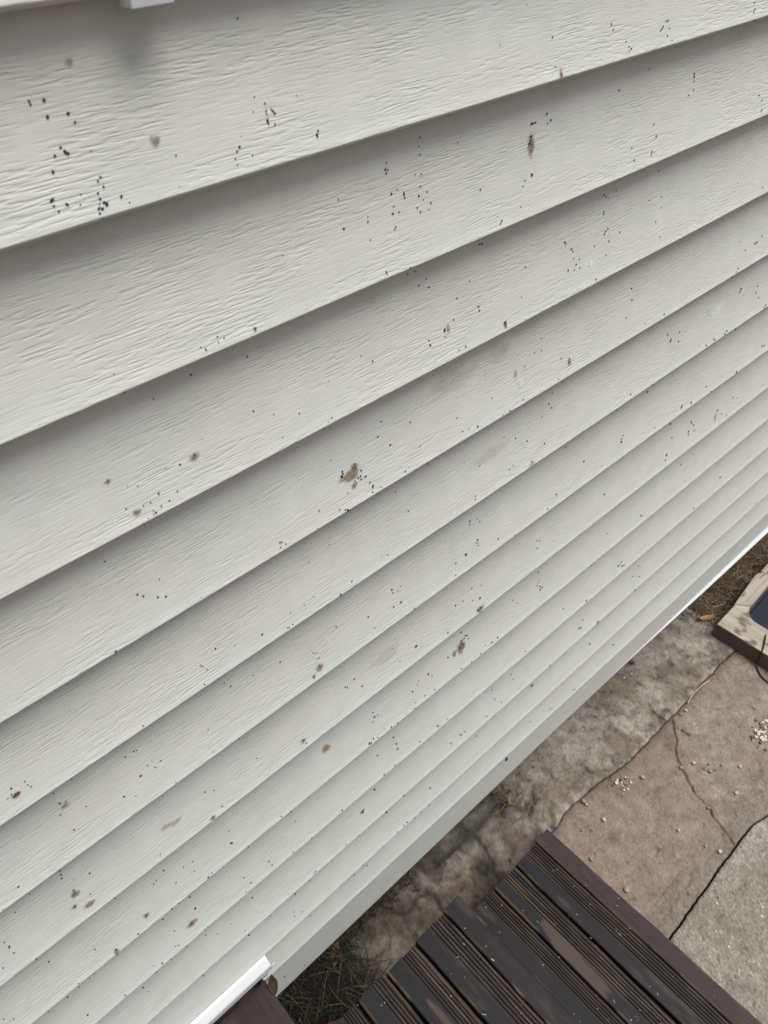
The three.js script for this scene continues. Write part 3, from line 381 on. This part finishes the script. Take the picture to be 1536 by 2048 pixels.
// ---------- litter: dry grass, leaves, pebbles ----------
function blades(n, place, len, wid, cols, flat = 0.3) {
  const p = [], col = [], idx = [];
  for (let i = 0; i < n; i++) {
    const [x, y, z] = place(), a = rr(0, Math.PI * 2), L = rr(len[0], len[1]), w = rr(wid[0], wid[1]), lift = rnd() < 0.75 ? rr(0.0, flat) : rr(flat, 1.1), bend = rr(-0.7, 0.7), c = cols[Math.floor(rnd() * cols.length)], k = rr(0.7, 1.2), o = p.length / 3;
    let px = x, py = y, pz = z, A = a; const seg = 5;
    for (let s = 0; s <= seg; s++) {
      const ww = w * (1 - s / seg * 0.85), nx = -Math.sin(A), nz = Math.cos(A);
      p.push(px + nx * ww / 2, py, pz + nz * ww / 2, px - nx * ww / 2, py + ww * 0.3, pz - nz * ww / 2);
      for (let q = 0; q < 2; q++) col.push(c[0] * k, c[1] * k, c[2] * k);
      if (s < seg) idx.push(o + s * 2, o + s * 2 + 1, o + s * 2 + 2, o + s * 2 + 1, o + s * 2 + 3, o + s * 2 + 2);
      const el = lift * (1 - 1.5 * s / seg), d = L / seg; px += Math.cos(A) * d * Math.cos(el); pz += Math.sin(A) * d * Math.cos(el); py = Math.max(y - 0.002, py + Math.sin(el) * d); A += bend / seg * 1.6;
    }
  }
  return buf(p, idx, col);
}
const grassMat = new THREE.MeshStandardMaterial({ vertexColors: true, roughness: 0.9, side: THREE.DoubleSide });
const straw = [[0.20, 0.15, 0.09], [0.14, 0.105, 0.065], [0.11, 0.078, 0.046], [0.25, 0.2, 0.135], [0.085, 0.072, 0.04], [0.06, 0.043, 0.028]];
single('dry_grass', blades(2600, () => { const x = rr(1.70, 2.9), z = rr(-0.14, 0.01 + (x > 2.28 ? 0.1 : 0)); return x < 1.76 && z > -0.11 + (x - 1.70) * 1.4 ? [x + 0.09, rr(0, 0.006), z - 0.05] : [x, rr(-0.004, 0.012), z]; }, [0.02, 0.07], [0.0014, 0.0034], straw, 0.25), grassMat, 'matted dry brown grass between the siding and the timber frame', 'grass', null, 'stuff');
single('dry_weeds', blades(620, () => [rr(0.13, 0.34), rr(0.0, 0.03), rr(-0.13, 0.06)], [0.03, 0.11], [0.0012, 0.0032], [[0.06, 0.047, 0.031], [0.03, 0.023, 0.015], [0.018, 0.013, 0.008], [0.13, 0.108, 0.078], [0.022, 0.012, 0.008], [0.012, 0.01, 0.007]], 0.5), grassMat, 'tangle of dead weeds beside the landing and steps', 'weeds', null, 'stuff');  // weed colours darkened to carry the shade between wall, landing and steps
single('moss_litter', blades(420, () => { const x = rr(0.3, 0.56); return [x, rr(0, 0.012), -0.125 + rnd() * rnd() * 0.06]; }, [0.008, 0.03], [0.002, 0.005], [[0.05, 0.045, 0.022], [0.03, 0.026, 0.016], [0.085, 0.066, 0.036], [0.022, 0.018, 0.013]], 0.6), grassMat, 'line of mossy leaf litter along the foot of the siding', 'litter', null, 'stuff');
single('grass_tuft', blades(60, () => [0.868 + rr(-0.03, 0.035), rr(0, 0.012), -0.075 + rr(-0.05, 0.04)], [0.03, 0.075], [0.001, 0.0022], [[0.2, 0.165, 0.115], [0.12, 0.1, 0.06], [0.06, 0.055, 0.03]], 0.35), grassMat, 'small tuft of dry grass at the wall foot near the step corner', 'grass tuft');
function leafGeo(L, W, curl) {
  const p = [], idx = [], n = 9, m = 5;
  for (let i = 0; i <= n; i++) { const t = i / n, w = W * Math.pow(Math.sin(Math.PI * Math.min(1, t * 0.96 + 0.02)), 0.8) * (1 - 0.25 * t); for (let j = 0; j < m; j++) { const s = j / (m - 1) * 2 - 1; p.push((t - 0.5) * L, 0.004 + curl * (Math.abs(s) * w * 0.5 + Math.pow(t - 0.5, 2) * L * 0.8) + 0.0035 * hash(i, j), s * w * (1 + 0.12 * (hash(i, j + 9) - 0.5))); if (i < n && j < m - 1) { const o = i * m + j; idx.push(o, o + 1, o + m, o + m, o + 1, o + m + 1); } } }
  return buf(p, idx);
}
const leaf = (x, y, z, L, W, curl, turn, rgb, label, tilt = 0) => { const o = single('dead_leaf', leafGeo(L, W, curl), new THREE.MeshStandardMaterial({ color: new THREE.Color().setRGB(...rgb), roughness: 0.75, side: THREE.DoubleSide }), label, 'leaf'); o.position.set(x, y, z); o.rotation.set(tilt, turn, 0); };
leaf(1.772, 0.006, -0.040, 0.05, 0.010, 0.9, -0.45, [0.34, 0.17, 0.07], 'curled orange dead leaf beside the corner of the timber frame');
leaf(0.118, EYE - 1.405, 0.014, 0.03, 0.009, 1.4, 1.2, [0.032, 0.013, 0.006], 'curled rust brown leaf stuck at the landing corner', 0.5);
leaf(0.30, 0.012, -0.088, 0.05, 0.014, 0.6, 0.7, [0.20, 0.125, 0.03], 'ochre dead leaf on the litter below the siding edge');
leaf(0.21, 0.03, 0.03, 0.045, 0.016, 0.8, 2.0, [0.13, 0.045, 0.03], 'dark red brown dead leaf in the weeds near the landing');
leaf(0.862, 0.01, -0.062, 0.024, 0.007, 0.9, 0.6, [0.2, 0.125, 0.05], 'small ochre leaf caught in the dry grass tuft');
// straw lying in the joint
{
  const c = new THREE.CatmullRomCurve3([[1.575, 0.004, 0.088], [1.545, 0.006, 0.084], [1.50, 0.006, 0.083], [1.46, 0.006, 0.088]].map((q) => new THREE.Vector3(...q)));
  single('straw_stem', new THREE.TubeGeometry(c, 20, 0.0016, 5), new THREE.MeshStandardMaterial({ color: new THREE.Color().setRGB(0.46, 0.37, 0.22), roughness: 0.8 }), 'pale straw stem lying in the joint between the slabs', 'straw');
}
const pebGeos = [0, 1, 2].map((s) => { const g = new THREE.IcosahedronGeometry(1, 2), q = g.attributes.position; for (let i = 0; i < q.count; i++) { const x = q.getX(i), y = q.getY(i), z = q.getZ(i), k = 0.82 + 0.36 * vn(x * 1.6 + s * 9 + 20, y * 1.6 + z * 1.3 + 20); q.setXYZ(i, x * k * 1.15, y * k * 0.75, z * k); } g.computeVertexNormals(); return g; });
const pebMats = [[0.34, 0.28, 0.23], [0.44, 0.39, 0.34], [0.24, 0.2, 0.165]].map((c) => new THREE.MeshStandardMaterial({ color: new THREE.Color().setRGB(...c), roughness: 0.8 }));
const pebble = (x, z, r, i, where) => { const o = single('pebble', pebGeos[i % 3], pebMats[i % 3], where, 'pebble', 'loose pebbles on the concrete'); o.position.set(x, 0.002 + r * 0.6, z); o.scale.setScalar(r); o.rotation.set(rr(-0.4, 0.4), rr(0, 6), rr(-0.4, 0.4)); };
const onPink = (x, z) => x < 1.02 ? (z > 0.2 ? 'round pale pebble beside the front edge of the lowest step' : z > 0.15 ? 'small pebble on the pink slab close to the step corner' : z > 0.12 ? 'small pebble alone between the step corner and the gravel grains' : z < 0.07 ? 'larger of two pebbles on the joint near the step corner' : z < 0.08 ? 'smaller of two pebbles on the joint near the step corner' : 'tiny pebble near the corner of the lowest step') : x > 1.4 ? 'pebble in the joint beside the straw stem' : z > 0.35 ? 'pebble by the dark joint of the coarse slab' : CR(x, z) < 0.03 ? 'small pebble lying close to the crack in the pink slab' : x > 1.25 ? 'small pebble on the slab between the crack and the gravel patch' : z < 0.15 ? 'pebble just right of the small gravel cluster' : 'tiny pebble on the pink slab left of the crack', onStrip = 'small pale pebble lying loose on the grey concrete strip';
[[1.43, -0.08, 0.0042], [1.403, -0.085, 0.0036]].forEach((q, i) => pebble(...q, i, onStrip));
[[1.437, 0.098, 0.004], [1.416, 0.095, 0.0035], [1.173, 0.131, 0.0055], [1.308, 0.2, 0.0045], [1.335, 0.23, 0.0038], [1.359, 0.254, 0.0036], [1.389, 0.29, 0.004], [1.318, 0.243, 0.0045], [1.272, 0.185, 0.0042], [1.313, 0.321, 0.005], [1.224, 0.294, 0.0045], [1.131, 0.341, 0.003], [1.116, 0.274, 0.0038], [1.005, 0.066, 0.0055], [1.003, 0.076, 0.0042], [1.003, 0.131, 0.005], [0.897, 0.169, 0.005], [0.899, 0.27, 0.0065], [1.144, 0.372, 0.005], [0.94, 0.11, 0.0032]].forEach((q, i) => pebble(...q, i + 1, onPink(q[0], q[1])));
function gravel(list, label) { const gs = list.map(([x, z, r, i]) => { const g = pebGeos[i % 3].clone(); g.rotateY(i * 1.7); g.scale(r, r, r); g.translate(x, 0.002 + r * 0.5, z); const c = [[0.5, 0.43, 0.36], [0.56, 0.52, 0.46], [0.12, 0.095, 0.075], [0.22, 0.18, 0.145]][i % 4], n = g.attributes.position.count, a = []; for (let k = 0; k < n; k++) a.push(...c); g.setAttribute('color', new THREE.Float32BufferAttribute(a, 3)); return g; }); single('gravel', mergeGeometries(gs), new THREE.MeshStandardMaterial({ vertexColors: true, roughness: 0.85 }), label, 'gravel', null, 'stuff'); }
gravel(Array.from({ length: 90 }, (_, i) => [1.535 + rr(-0.5, 0.5) * rr(0.03, 0.13), 0.285 + rr(-0.5, 0.5) * rr(0.02, 0.10), rr(0.0018, 0.0048), i]), 'patch of pale gravel on the pink slab near the timber frame');
gravel(Array.from({ length: 22 }, (_, i) => [1.118 + rr(-0.5, 0.5) * 0.045, 0.107 + rr(-0.5, 0.5) * 0.035, rr(0.0015, 0.0045), i]), 'small cluster of gravel grains on the pink slab by the joint');
gravel(Array.from({ length: 260 }, (_, i) => { const x = rr(0.75, 1.8); return [x, lin(STEP, x) + 0.03 + rnd() * 0.6, rr(0.0012, 0.0034), i]; }), 'scattered grains embedded in the coarse grey slab');

renderer.render(scene, camera);
